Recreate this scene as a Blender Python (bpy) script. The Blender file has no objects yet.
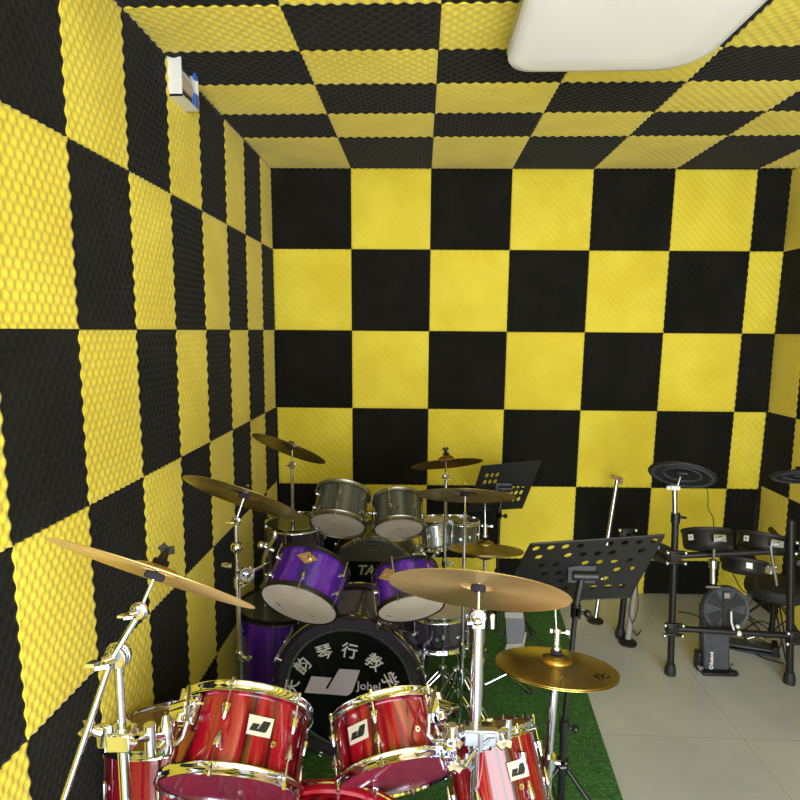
import bpy, math, random
import numpy as np
from mathutils import Matrix, Vector
random.seed(7); np.random.seed(7)
PI=math.pi
sc=bpy.context.scene; COL=sc.collection
# ------------------------------------------------------------------ camera
FPX,YAW,PITCH,ROLL,CX,CH=573.63,-.0366,.121,.0077,.9519,.9955
HT=2.7835                                   # ceiling height
_cy,_sy,_cp,_sp=math.cos(YAW),math.sin(YAW),math.cos(PITCH),math.sin(PITCH)
_F=Vector((_sy*_cp,_cy*_cp,-_sp)); _R=Vector((_cy,-_sy,0)); _U=_R.cross(_F)
_cr,_sr=math.cos(ROLL),math.sin(ROLL)
CR=_cr*_R+_sr*_U; CU=-_sr*_R+_cr*_U; CF=_F
CAM=Vector((CX,0,HT-CH))
def ray(px,py): return CR*((px-400)/FPX)+CU*((400-py)/FPX)+CF
def at(px,py,z): return CAM+ray(px,py)*z
def onfloor(px,py):
    d=ray(px,py); return CAM+d*(-CAM.z/d.z)
cd=bpy.data.cameras.new('camera'); cd.sensor_width=36; cd.lens=FPX/800*36; cd.clip_start=.02
co=bpy.data.objects.new('camera',cd); COL.objects.link(co)
m=Matrix((( CR.x,CU.x,-CF.x,CAM.x),(CR.y,CU.y,-CF.y,CAM.y),(CR.z,CU.z,-CF.z,CAM.z),(0,0,0,1)))
co.matrix_world=m; sc.camera=co
# ------------------------------------------------------------------ materials
def srgb(r,g,b):
    def f(c):
        c/=255.; return c/12.92 if c<=.04045 else ((c+.055)/1.055)**2.4
    return (f(r),f(g),f(b),1)
def mat(name,col,rough=.5,metal=0,**k):
    m=bpy.data.materials.new(name); m.use_nodes=True
    b=m.node_tree.nodes['Principled BSDF']
    b.inputs['Base Color'].default_value=col if len(col)==4 else (*col,1)
    b.inputs['Roughness'].default_value=rough; b.inputs['Metallic'].default_value=metal
    for kk,v in k.items():
        b.inputs[kk.replace('_',' ')].default_value=v
    return m
def nodes(m): return m.node_tree.nodes,m.node_tree.links,m.node_tree.nodes['Principled BSDF']
def noise_col(m,c0,c1,scale=(1,1,1),ns=5,detail=4,coord='Object',lo=.35,hi=.65,bump=0,rough=None):
    N,L,b=nodes(m)
    tc=N.new('ShaderNodeTexCoord'); mp=N.new('ShaderNodeMapping'); mp.inputs['Scale'].default_value=scale
    nz=N.new('ShaderNodeTexNoise'); nz.inputs['Scale'].default_value=ns; nz.inputs['Detail'].default_value=detail
    cr=N.new('ShaderNodeValToRGB'); cr.color_ramp.elements[0].position=lo; cr.color_ramp.elements[1].position=hi
    cr.color_ramp.elements[0].color=c0; cr.color_ramp.elements[1].color=c1
    L.new(tc.outputs[coord],mp.inputs[0]); L.new(mp.outputs[0],nz.inputs['Vector'])
    L.new(nz.outputs['Fac'],cr.inputs[0]); L.new(cr.outputs[0],b.inputs['Base Color'])
    if bump:
        bp=N.new('ShaderNodeBump'); bp.inputs['Strength'].default_value=bump; bp.inputs['Distance'].default_value=.003
        L.new(nz.outputs['Fac'],bp.inputs['Height']); L.new(bp.outputs[0],b.inputs['Normal'])
    return m
M={}
M['yellow']=noise_col(mat('yellow_foam',(.8,.66,.07),.75),(.76,.60,.035,1),(.86,.71,.06,1),ns=3.5,detail=6)
M['black']=noise_col(mat('black_foam',(.02,.02,.018),.85),(.008,.008,.0065,1),(.012,.0118,.0095,1),ns=6,detail=6)
for k_ in('yellow','black'):
    b_=M[k_].node_tree.nodes['Principled BSDF']; b_.inputs['Sheen Weight'].default_value=.25 if k_=='yellow' else .07; b_.inputs['Specular IOR Level'].default_value=.3 if k_=='yellow' else .08; b_.inputs['Sheen Roughness'].default_value=.5
M['chrome']=mat('chrome',(.74,.77,.90),.09,1)
M['chrome_dull']=mat('brushed_chrome',(.55,.57,.64),.28,1)
M['steel']=mat('grey_steel',(.42,.42,.42),.35,1)
M['bmetal']=mat('black_metal',(.007,.007,.008),.42,0)
M['rubber']=mat('black_rubber',(.012,.012,.012),.6)
M['dgrey']=noise_col(mat('dark_grey_plastic',(.05,.055,.065),.45),(.035,.04,.05,1),(.055,.06,.072,1),ns=20)
M['white']=mat('white_plastic',(.75,.75,.73),.35)
M['felt']=mat('black_felt',(.015,.012,.02),.95)
M['ink']=mat('black_ink',(.01,.01,.01),.5)
M['wtext']=mat('white_vinyl',(.78,.76,.86),.5)
M['lvinyl']=mat('lilac_white_vinyl',(.66,.60,.86),.5)
M['badge']=mat('silver_badge',(.75,.73,.66),.3,.4)
M['gold']=mat('gold_badge',(.75,.48,.2),.35,.8)
M['bhead']=mat('black_head',(.006,.006,.009),.12)
M['cream']=noise_col(mat('cream_head',(.5,.43,.36),.4),(.68,.58,.49,1),(.76,.67,.58,1),ns=8)
M['wood']=mat('wood',(.35,.2,.1),.5)
M['blue']=mat('blue_plastic',(.03,.13,.55),.35)
M['beige']=mat('beige_paper',(.62,.5,.4),.7)
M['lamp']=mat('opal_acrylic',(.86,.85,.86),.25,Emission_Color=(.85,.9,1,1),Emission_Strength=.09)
M['grey']=mat('light_grey_metal',(.26,.25,.22),.5)
M['tan']=mat('tan_board',(.32,.22,.12),.7)
def streak(name,stops,rough=.12,scale=14,seed=0.,metal=0.,alpha=1.):
    """lacquered shell: colour varies round the drum in upright streaks"""
    m=mat(name,stops[0][1],rough,metal); N,L,b=nodes(m)
    tc=N.new('ShaderNodeTexCoord'); mp=N.new('ShaderNodeMapping')
    mp.inputs['Scale'].default_value=(1,1,.04); mp.inputs['Location'].default_value=(seed,seed*.7,0)
    nz=N.new('ShaderNodeTexNoise'); nz.inputs['Scale'].default_value=scale; nz.inputs['Detail'].default_value=3
    cr=N.new('ShaderNodeValToRGB'); e=cr.color_ramp.elements
    e[0].position,e[0].color=stops[0][0],stops[0][1]; e[1].position,e[1].color=stops[-1][0],stops[-1][1]
    for p,c in stops[1:-1]:
        q=e.new(p); q.color=c
    L.new(tc.outputs['Object'],mp.inputs[0]); L.new(mp.outputs[0],nz.inputs['Vector']); L.new(nz.outputs['Fac'],cr.inputs[0])
    L.new(cr.outputs[0],b.inputs['Base Color']); b.inputs['Coat Weight'].default_value=.7; b.inputs['Coat Roughness'].default_value=.05
    b.inputs['Alpha'].default_value=alpha
    return m
M['red']=streak('red_lacquer',[(.32,(.03,.001,.003,1)),(.44,(.13,.002,.008,1)),(.54,(.30,.003,.014,1)),(.62,(.16,.010,.010,1)),(.72,(.07,.002,.008,1))],.12,30)
M['red2']=streak('red_acrylic',[(.3,(.10,.002,.008,1)),(.5,(.26,.005,.014,1)),(.75,(.38,.01,.02,1))],.1,20,alpha=.82)
M['purple']=streak('purple_lacquer',[(.3,(.02,.016,.10,1)),(.45,(.055,.016,.24,1)),(.6,(.14,.02,.40,1)),(.75,(.03,.025,.15,1))],.15,16)
M['greyshell']=streak('smoke_shell',[(.3,(.045,.05,.04,1)),(.5,(.10,.105,.085,1)),(.7,(.2,.2,.17,1))],.2,16,alpha=.93)
M['darkshell']=streak('dark_shell',[(.3,(.012,.01,.016,1)),(.6,(.05,.04,.07,1))],.15,16)
M['silver']=mat('silver_shell',(.72,.76,.86),.22,.85)
M['purplehoop']=mat('dark_hoop',(.035,.028,.045),.15,.3)
M['redhoop']=mat('red_hoop',(.35,.006,.018),.12)
def film(name,col,alpha,rough=.08):
    m=mat(name,col,rough); m.node_tree.nodes['Principled BSDF'].inputs['Alpha'].default_value=alpha; return m
M['redfilm']=film('clear_pink_head',(.26,.03,.07),.6)
M['clearfilm']=film('clear_head',(.42,.25,.12),.55)
M['smokefilm']=film('smoke_head',(.09,.095,.07),.8)
M['darkfilm']=film('dark_ring_film',(.05,.042,.06),.85)
def brass(name,c0,c1,rough=.22):
    m=mat(name,c0,rough,1); N,L,b=nodes(m)
    tc=N.new('ShaderNodeTexCoord'); vm=N.new('ShaderNodeVectorMath'); vm.operation='MULTIPLY'; vm.inputs[1].default_value=(1,1,0)
    ln=N.new('ShaderNodeVectorMath'); ln.operation='LENGTH'
    L.new(tc.outputs['Object'],vm.inputs[0]); L.new(vm.outputs[0],ln.inputs[0])
    nz=N.new('ShaderNodeTexNoise'); nz.noise_dimensions='1D'; nz.inputs['Scale'].default_value=260; nz.inputs['Detail'].default_value=2
    L.new(ln.outputs['Value'],nz.inputs['W'])
    n2=N.new('ShaderNodeTexNoise'); n2.inputs['Scale'].default_value=9; L.new(tc.outputs['Object'],n2.inputs['Vector'])
    cr=N.new('ShaderNodeValToRGB'); cr.color_ramp.elements[0].color=c0; cr.color_ramp.elements[1].color=c1
    cr.color_ramp.elements[0].position=.35; cr.color_ramp.elements[1].position=.65
    L.new(n2.outputs['Fac'],cr.inputs[0]); L.new(cr.outputs[0],b.inputs['Base Color'])
    bp=N.new('ShaderNodeBump'); bp.inputs['Strength'].default_value=.35; bp.inputs['Distance'].default_value=.0006
    L.new(nz.outputs['Fac'],bp.inputs['Height']); L.new(bp.outputs[0],b.inputs['Normal'])
    b.inputs['Anisotropic'].default_value=.3
    return m
M['brass']=brass('bronze',(.86,.60,.28,1),(.95,.70,.36,1),.45)
M['brass2']=brass('golden_bronze',(.5,.32,.07,1),(.72,.5,.14,1),.28)
M['brassd']=brass('dark_bronze',(.30,.22,.08,1),(.5,.4,.16,1),.36)
M['brassr']=brass('reddish_bronze',(.26,.13,.07,1),(.36,.19,.1,1),.3)
def tilefloor():
    m=mat('floor_tiles',(.4,.39,.33),.22); N,L,b=nodes(m)
    tc=N.new('ShaderNodeTexCoord'); br=N.new('ShaderNodeTexBrick'); br.offset=0
    br.inputs['Scale'].default_value=1; br.inputs['Brick Width'].default_value=.8; br.inputs['Row Height'].default_value=.8
    br.inputs['Mortar Size'].default_value=.0025; br.inputs['Mortar Smooth'].default_value=.3
    nz=N.new('ShaderNodeTexNoise'); nz.inputs['Scale'].default_value=2.2; nz.inputs['Detail'].default_value=8
    cr=N.new('ShaderNodeValToRGB'); cr.color_ramp.elements[0].position=.3; cr.color_ramp.elements[1].position=.7
    cr.color_ramp.elements[0].color=(.44,.46,.49,1); cr.color_ramp.elements[1].color=(.54,.56,.60,1)
    L.new(tc.outputs['Object'],br.inputs['Vector']); L.new(tc.outputs['Object'],nz.inputs['Vector']); L.new(nz.outputs['Fac'],cr.inputs[0])
    L.new(cr.outputs[0],br.inputs['Color1']); L.new(cr.outputs[0],br.inputs['Color2']); br.inputs['Mortar'].default_value=(.40,.40,.39,1)
    L.new(br.outputs['Color'],b.inputs['Base Color']); return m
M['floor']=tilefloor()
def turf():
    m=mat('turf',(.02,.12,.035),.9); N,L,b=nodes(m)
    tc=N.new('ShaderNodeTexCoord'); nz=N.new('ShaderNodeTexNoise'); nz.inputs['Scale'].default_value=120; nz.inputs['Detail'].default_value=3
    n2=N.new('ShaderNodeTexNoise'); n2.inputs['Scale'].default_value=4
    cr=N.new('ShaderNodeValToRGB'); cr.color_ramp.elements[0].position=.3; cr.color_ramp.elements[1].position=.72
    cr.color_ramp.elements[0].color=(.012,.09,.02,1); cr.color_ramp.elements[1].color=(.10,.30,.06,1)
    mx=N.new('ShaderNodeMix'); mx.data_type='RGBA'; mx.blend_type='MULTIPLY'; mx.inputs['Factor'].default_value=.5
    L.new(tc.outputs['Object'],nz.inputs['Vector']); L.new(tc.outputs['Object'],n2.inputs['Vector'])
    L.new(nz.outputs['Fac'],cr.inputs[0]); L.new(cr.outputs[0],mx.inputs[6]); L.new(n2.outputs['Fac'],mx.inputs[7])
    L.new(mx.outputs[2],b.inputs['Base Color'])
    bp=N.new('ShaderNodeBump'); bp.inputs['Strength'].default_value=1; bp.inputs['Distance'].default_value=.01
    L.new(nz.outputs['Fac'],bp.inputs['Height']); L.new(bp.outputs[0],b.inputs['Normal']); return m
M['turf']=turf()
# ------------------------------------------------------------------ mesh helpers
def zframe(o,z,xref=None):
    z=Vector(z).normalized(); x=Vector(xref) if xref is not None else (Vector((1,0,0)) if abs(z.x)<.8 else Vector((0,1,0)))
    x=(x-z*x.dot(z)).normalized(); y=z.cross(x)
    return Matrix(((x.x,y.x,z.x,o[0]),(x.y,y.y,z.y,o[1]),(x.z,y.z,z.z,o[2]),(0,0,0,1)))
class G:
    def __init__(s): s.v=[]; s.f=[]
    def add(s,V,F,M4=None):
        n=len(s.v)
        if M4 is not None: V=[M4@Vector(p) for p in V]
        s.v+= [tuple(p) for p in V]; s.f+=[tuple(i+n for i in f) for f in F]; return s
    def lathe(s,prof,n=32,M4=None,closed=False,cap=False):
        V=[];F=[]; k=len(prof)
        for i in range(n):
            a=2*PI*i/n; c,d=math.cos(a),math.sin(a)
            V+=[(r*c,r*d,z) for r,z in prof]
        for i in range(n):
            j=(i+1)%n
            for q in range(k if closed else k-1):
                w=(q+1)%k; F.append((i*k+q,j*k+q,j*k+w,i*k+w))
        if cap:
            F.append(tuple(i*k for i in range(n))[::-1]); F.append(tuple(i*k+k-1 for i in range(n)))
        return s.add(V,F,M4)
    def cyl(s,p0,p1,r0,r1=None,n=14):
        p0,p1=Vector(p0),Vector(p1); h=(p1-p0).length; r1=r0 if r1 is None else r1
        return s.lathe([(r0,0),(r1,h)],n,zframe(p0,p1-p0),cap=True)
    def path(s,pts,r,n=10):
        pts=[Vector(p) for p in pts]
        V=[];F=[]; x=None
        for i,p in enumerate(pts):
            t=((pts[min(i+1,len(pts)-1)]-p).normalized()+(p-pts[max(i-1,0)]).normalized()).normalized()
            if x is None: x=t.orthogonal().normalized()
            x=(x-t*x.dot(t)).normalized(); y=t.cross(x)
            V+=[p+x*math.cos(2*PI*k/n)*r+y*math.sin(2*PI*k/n)*r for k in range(n)]
        for i in range(len(pts)-1):
            for k in range(n):
                l=(k+1)%n; F.append((i*n+k,i*n+l,(i+1)*n+l,(i+1)*n+k))
        F.append(tuple(range(n))[::-1]); F.append(tuple((len(pts)-1)*n+k for k in range(n)))
        return s.add(V,F)
    def box(s,c,d,M4=None):
        x,y,z=c; a,b,e=d[0]/2,d[1]/2,d[2]/2
        V=[(x+i*a,y+j*b,z+k*e) for i in(-1,1) for j in(-1,1) for k in(-1,1)]
        return s.add(V,[(0,1,3,2),(4,6,7,5),(0,4,5,1),(2,3,7,6),(0,2,6,4),(1,5,7,3)],M4)
    def ball(s,c,r,n=14,sc_=(1,1,1),M4=None):
        T=Matrix.Translation(c)@Matrix.Diagonal((*sc_,1))
        if M4 is not None: T=M4@T
        return s.lathe([(max(1e-5,r*math.sin(PI*i/8)),-r*math.cos(PI*i/8)) for i in range(9)],n,T)
    def disc(s,r,z,n=40,r0=0,M4=None):
        V=[(r*math.cos(2*PI*i/n),r*math.sin(2*PI*i/n),z) for i in range(n)]
        if r0<=0: return s.add(V,[tuple(range(n))],M4)
        V+=[(r0*math.cos(2*PI*i/n),r0*math.sin(2*PI*i/n),z) for i in range(n)]
        return s.add(V,[(i,(i+1)%n,n+(i+1)%n,n+i) for i in range(n)],M4)
    def prism(s,poly,z0,z1,M4=None):
        n=len(poly); V=[(x,y,z0) for x,y in poly]+[(x,y,z1) for x,y in poly]
        return s.add(V,[tuple(range(n))[::-1],tuple(range(n,2*n))]+[(i,(i+1)%n,n+(i+1)%n,n+i) for i in range(n)],M4)
ROOT={}
def link(name,me,parent=None):
    o=bpy.data.objects.new(name,me); COL.objects.link(o)
    if parent is not None: o.parent=parent
    return o
def part(g,name,m,parent=None,world=False,bevel=0,angle=40,label=None):
    V=g.v
    if world and parent is not None:
        I=ROOT[parent.name].inverted(); V=[tuple(I@Vector(p)) for p in V]
    me=bpy.data.meshes.new(name); me.from_pydata(V,[],g.f); me.validate(); me.update()
    me.materials.append(m if not isinstance(m,str) else M[m])
    me.polygons.foreach_set('use_smooth',[True]*len(me.polygons)); me.set_sharp_from_angle(angle=math.radians(angle))
    o=link(name,me,parent)
    if parent is not None: ROOT[o.name]=ROOT[parent.name] if parent.name in ROOT else Matrix()
    if bevel:
        b=o.modifiers.new('bevel','BEVEL'); b.width=bevel; b.segments=2; b.limit_method='ANGLE'
    if label: o['label']=label
    return o
def tag(o,label,cat,group=None,kind=None):
    if label: o['label']=label
    if cat: o['category']=cat
    if group: o['group']=group
    if kind: o['kind']=kind
    return o
def thing(name,label,cat,M4=None,loc=None,group=None,kind=None):
    o=bpy.data.objects.new(name,None); COL.objects.link(o); o.empty_display_size=.05
    if M4 is None: M4=Matrix.Translation(loc)
    o.matrix_world=M4; ROOT[o.name]=M4.copy()
    return tag(o,label,cat,group,kind)
def single(g,name,m,label,cat,loc,group=None,**k):
    """a thing that is one mesh, its origin at loc"""
    T=Matrix.Translation(loc).inverted(); g.v=[tuple(T@Vector(p)) for p in g.v]
    o=part(g,name,m,**k); o.location=loc; ROOT[o.name]=Matrix.Translation(loc); return tag(o,label,cat,group)
def text_mesh(body,size,M4,name,m,parent,extrude=.0006,align='CENTER',bold=0.,shear=0.):
    c=bpy.data.curves.new(name,'FONT'); c.body=body; c.size=size; c.extrude=extrude; c.align_x=align; c.align_y='CENTER'
    c.offset=bold; c.shear=shear; c.resolution_u=3
    o=bpy.data.objects.new('tmp',c); COL.objects.link(o)
    dg=bpy.context.evaluated_depsgraph_get(); me=bpy.data.meshes.new_from_object(o.evaluated_get(dg))
    bpy.data.objects.remove(o); bpy.data.curves.remove(c)
    me.transform(M4); me.name=name; me.materials.clear(); me.materials.append(M[m])
    return link(name,me,parent)
# ------------------------------------------------------------------ the room (egg-crate foam panels are the walls' relief)
def foam(name,us,vs,pos,nrm,yellow,res,nb=11,amp=.0065,kind_label=None,skirt=.028,extra=None):
    """us, vs: panel edges; pos(U,V)->xyz arrays of the face plane; nrm: inward normal; res(i)->samples a panel side"""
    VV=[];FF=[];MI=[];off=0; nrm=np.array(nrm,float)
    for i in range(len(us)-1):
        for j in range(len(vs)-1):
            n=res(i,j); fu=abs(us[i+1]-us[i]); fv=abs(vs[j+1]-vs[j])
            wu=min(1,fu/PANU[name]); wv=min(1,fv/.5)
            s=np.concatenate([[0],np.linspace(0,1,n+1),[1]]); S,T=np.meshgrid(s,s,indexing='ij')
            ph=(i*.37+j*.71)%1*0.5
            hgt=amp*(.5+.5*np.cos(2*PI*nb*S*wu)*np.cos(2*PI*nb*T*wv))-amp*.5
            # soft cut edge
            hgt[0,:]=hgt[-1,:]=-skirt; hgt[:,0]=hgt[:,-1]=-skirt
            g=.0012
            U=us[i]+(us[i+1]-us[i])*S; V=vs[j]+(vs[j+1]-vs[j])*T
            su=math.copysign(1,us[i+1]-us[i]); sv=math.copysign(1,vs[j+1]-vs[j])
            U=U+su*g*(1-2*S); V=V+sv*g*(1-2*T)
            P=np.stack(pos(U,V),-1)+hgt[...,None]*nrm
            k=n+3; idx=np.arange(k*k).reshape(k,k)+off
            q=np.stack([idx[:-1,:-1],idx[1:,:-1],idx[1:,1:],idx[:-1,1:]],-1).reshape(-1,4)
            VV.append(P.reshape(-1,3)); FF.append(q); MI.append(np.full(len(q),0 if yellow(i,j) else 1)); off+=k*k
    VV=np.concatenate(VV); FF=np.concatenate(FF); MI=np.concatenate(MI).astype(np.int32)
    # face winding towards nrm
    a,b,c=VV[FF[len(FF)//2][0]],VV[FF[len(FF)//2][1]],VV[FF[len(FF)//2][2]]
    if np.dot(np.cross(b-a,c-a),nrm)<0: FF=FF[:,::-1]
    me=bpy.data.meshes.new(name)
    me.vertices.add(len(VV)); me.vertices.foreach_set('co',VV.astype(np.float32).ravel())
    me.loops.add(FF.size); me.loops.foreach_set('vertex_index',FF.astype(np.int32).ravel())
    me.polygons.add(len(FF)); me.polygons.foreach_set('loop_start',np.arange(0,FF.size,4,dtype=np.int32))
    me.polygons.foreach_set('material_index',MI); me.polygons.foreach_set('use_smooth',np.ones(len(FF),bool))
    me.materials.append(M['yellow']); me.materials.append(M['black']); me.update(calc_edges=True)
    o=link(name,me); o['kind']='structure'; return o
W=3.207; YF=-.95                                  # room width, front end behind the camera
colsL=[3.70,3.443,3.139,2.838,2.521,2.208,1.896,1.57]
while colsL[-1]>YF: colsL.append(colsL[-1]-.313)
rowsZ=[HT,HT-.49,HT-1.0,HT-1.505,HT-2.0,HT-2.53,0]
rowsB=[HT,HT-.488,HT-1.0,HT-1.509,HT-2.03,HT-2.543,0]
rowsC=[3.72,3.121,2.794,2.471,2.188,1.895]
while rowsC[-1]>YF: rowsC.append(rowsC[-1]-.302)
colsR=[3.78,3.50]
while colsR[-1]>YF: colsR.append(colsR[-1]-.31)
xs=[0,.5,1.0,1.5,2.0,2.5,3.0,W]
PANU={'wall_left':.313,'wall_back':.5,'wall_right':.31,'ceiling':.5}
wl=foam('wall_left',colsL,rowsZ,lambda U,V:(np.zeros_like(U),U,V),(1,0,0),lambda i,j:(i+j)%2==0,lambda i,j:(44 if i<4 else 60) if i<10 else 30,nb=10,amp=.0066)
foam('wall_back',xs,rowsB,lambda U,V:(U,3.679+.0195*U-.0348*(V-HT),V),(0,-1,0),lambda i,j:(i+j)%2==1,lambda i,j:44,amp=.009)
foam('wall_right',colsR,rowsZ,lambda U,V:(np.full_like(U,W),U,V),(-1,0,0),lambda i,j:(i+j)%2==0,lambda i,j:44 if i<10 else 24)
foam('ceiling',xs,rowsC,lambda U,V:(U,V,np.full_like(U,HT)),(0,0,-1),lambda i,j:(i+j)%2==0,lambda i,j:60 if j<9 else 30)
g=G(); g.box((W/2,(YF+3.9)/2,-.03),(W+.2,3.9-YF+.1,.06)); o=part(g,'floor','floor'); o['kind']='structure'
def pln(name,c,d,m='white'):
    g=G(); g.box(c,d); o=part(g,name,m); o['kind']='structure'; return o
# hard shell behind the foam
pln('wall_left',(-.07,(YF+3.95)/2,HT/2),(.06,3.95-YF,HT+.2),'grey')
pln('wall_right',(W+.08,(YF+3.95)/2,HT/2),(.06,3.95-YF,HT+.2),'grey')
pln('wall_back',(W/2,3.95,HT/2),(W+.2,.06,HT+.2),'grey')
pln('ceiling',(W/2,(YF+3.95)/2,HT+.075),(W+.2,3.95-YF,.06),'grey')
# ------------------------------------------------------------------ turf carpet
A,B=onfloor(556,601),onfloor(622,800); d=(B-A).normalized(); E=A+d*((A.y-.45)/-d.y)
g=G(); poly=[(.06,A.y),(A.x,A.y),(E.x,E.y),(.06,E.y)]
g.prism(poly,.001,.012); carpet=single(g,'artificial_turf_carpet','turf','green artificial turf mat under the acoustic drum kits','carpet',(.9,2.2,0))
# ------------------------------------------------------------------ drums
def dirframe(px,py,z,off,roll):
    """frame at a seen point: z axis = drum/cymbal axis; off>0 shows the underside; roll leans it to the right"""
    p=at(px,py,z); v=ray(px,py).normalized(); eu=(CU-v*CU.dot(v)).normalized(); er=v.cross(eu)
    off,roll=math.radians(off),math.radians(roll)
    a=math.cos(off)*(math.sin(roll)*er+math.cos(roll)*eu)+math.sin(off)*v
    yax=(v-a*v.dot(a)).normalized(); xax=yax.cross(a)
    return Matrix(((xax.x,yax.x,a.x,p.x),(xax.y,yax.y,a.y,p.y),(xax.z,yax.z,a.z,p.z),(0,0,0,1)))
JLOGO=[(-160,-78),(-118,24),(-2,22),(-38,-44),(-26,-48),(42,78),(160,78),(118,-48),(104,-68),(84,-80)]
def logo_j(g,w,M4,th=.0012):
    s=w/320.; return g.prism([(x*s,y*s) for x,y in JLOGO],0,th,M4)
def hoop_prof(R,z,s,w=.008,h=.015):
    """triple flanged counter hoop; s=+1 for the top"""
    return [(R-.002,z),(R-.002,z+s*h*.5),(R+.004,z+s*h*.55),(R+.005,z+s*h),(R+w,z+s*h),(R+w,z+s*(h-.004)),(R+.006,z+s*(h-.006)),(R+.005,z-s*.002),(R+w+.003,z-s*.006),(R+w+.003,z-s*.010),(R+.002,z-s*.008)]
def tom(label,Mx,R,H,shell,top,bot,hoopm='chrome',nl=6,lug='bullet',badge=None,ph=0,group=None,name='tom_drum',cat='drum',bangle=-90,legs=None,dots=False,hw='chrome',hh_=.015,hw_=.008):
    t=thing(name,label,cat,Mx,group=group)
    g=G(); g.lathe([(R,.006),(R,H-.006),(R-.006,H),(R-.006,0)],72,closed=True); part(g,'shell',shell,t)
    for s,z,nm,hm in((1,H,'top_hoop',top),(-1,0,'bottom_hoop',bot)):
        g=G(); g.lathe(hoop_prof(R+.004,z,s,hw_,hh_),72,closed=True); part(g,nm,hoopm,t,angle=60)
        g=G(); g.disc(R+.002,z+s*.004,64); g.disc(R-.001,z+s*.0025,64); part(g,'top_head' if s>0 else 'bottom_head',hm,t)
    for i in range(nl):
        a=2*PI*(i+ph)/nl; c,sn=math.cos(a),math.sin(a)
        F=Matrix.Rotation(a,4,'Z')
        if lug=='bullet':
            for s in(1,-1):
                zc=H*.5+s*H*.21; e=H*.5+s*H*.06
                q=G(); q.lathe([(1e-4,0),(.004,.003),(.0075,H*.10),(.0105,H*.17),(.011,H*.2),(.006,H*.215),(1e-4,H*.215)],12,F@Matrix.Translation((R+.011,0,e))@(Matrix.Identity(4) if s>0 else Matrix.Rotation(PI,4,'X')))
                q.box((R+.004,0,zc),(.012,.008,.012),F)
                l=part(q,'lug',hw,t)
                r=G(); r.cyl(F@Vector((R+.0115,0,zc+s*H*.05)),F@Vector((R+.0115,0,H*.5+s*(H*.5+.012))),.0028,n=8)
                r.cyl(F@Vector((R+.0115,0,H*.5+s*(H*.5+.006))),F@Vector((R+.0115,0,H*.5+s*(H*.5+.02))),.0055,n=8)
                part(r,'tension_rod',hw,l)
        else:
            hh=.05 if lug=='long' else .016
            zs=[H*.5] if H<.16 else [H*.27,H*.73]
            ls=[]
            for z in zs:
                q=G(); q.lathe([(1e-4,0),(.010,.002),(.011,.006),(.008,.014),(1e-4,.018)],14,F@Matrix.Translation((R-.001,0,z))@Matrix.Rotation(PI/2,4,'Y'))
                q.cyl(F@Vector((R+.011,0,z-hh/2)),F@Vector((R+.011,0,z+hh/2)),.0062,n=10)
                ls.append(part(q,'lug',hw,t))
            for l,z0,z1 in((ls[0],zs[0],-.014),(ls[-1],zs[-1],H+.014)):
                r=G(); r.cyl(F@Vector((R+.0115,0,z0)),F@Vector((R+.0115,0,z1)),.0026,n=8); part(r,'tension_rod',hw,l)
    if badge:
        kind,bz=badge[0],badge[1]; ba=math.radians(badge[2] if len(badge)>2 else -90)
        F=Matrix.Rotation(ba,4,'Z')@Matrix.Translation((R+.0012,0,bz))@Matrix.Rotation(PI/2,4,'Z')@Matrix.Rotation(PI/2,4,'X')
        if kind=='J':
            g=G(); w,h=.062,.042; g.prism([(-w*.47,-h*.5),(w*.47,-h*.5),(w*.5,h*.5),(-w*.5,h*.5)],0,.002,F)
            b=part(g,'badge','badge',t,label='silver badge with a black slanted J emblem')
            g=G(); logo_j(g,.050,F@Matrix.Translation((0,0,.002)),.0006); part(g,'emblem','ink',b)
            g=G()
            for x in(-.026,.026): g.ball((x,-.015 if x<0 else .015,.002),.0018,M4=F)
            part(g,'rivet','chrome',b)
        else:
            w,h=.042,.026
            g=G(); g.prism([(-w,0),(0,-h),(w,0),(0,h)],0,.002,F); b=part(g,'badge','gold',t,label='gold diamond badge')
            g=G(); g.prism([(-w*.6,0),(0,-h*.55),(w*.6,0),(0,h*.5)],.002,.0026,F); part(g,'badge_centre','wood',b)
            g=G(); g.path([F@Vector((-w*.35,-h*.1,.003)),F@Vector((-w*.1,h*.2,.003)),F@Vector((0,-h*.1,.003)),F@Vector((w*.1,h*.2,.003)),F@Vector((w*.35,-h*.1,.003))],.0018,6); part(g,'emblem','gold',b)
    # air vent
    a=math.radians(-62 if badge else -90); F=Matrix.Rotation(a,4,'Z')
    g=G(); g.lathe([(.003,0),(.003,.002),(.007,.002),(.0075,0)],14,F@Matrix.Translation((R,0,H*.38))@Matrix.Rotation(PI/2,4,'Y')); part(g,'vent_grommet',hw,t)
    if dots:
        g=G()
        for ax in dots:
            x,y=ax
            for k in(-1,1): g.ball((x+k*.006,y+k*.006,-.0045),.0052,8,(1,1,.1))
        part(g,'head_mark','ink',t)
    if legs:
        for a,drop in legs:
            c,sn=math.cos(math.radians(a)),math.sin(math.radians(a)); g=G()
            p=Vector(((R+.016)*c,(R+.016)*sn,H*.45)); z0=drop
            g.cyl(p,(p.x,p.y,z0),.005); g.path([(p.x,p.y,z0),(p.x+c*.01,p.y+sn*.01,z0-.03),(p.x+c*.05,p.y+sn*.05,z0-.05)],.005)
            l=part(g,'leg',hw,t)
            q=G(); q.box((0,0,0),(.02,.03,.04),Matrix.Translation((p.x-c*.006,p.y-sn*.006,H*.4))@Matrix.Rotation(math.radians(a),4,'Z')); part(q,'leg_bracket',hw,l,bevel=.004)
    return t
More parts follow.
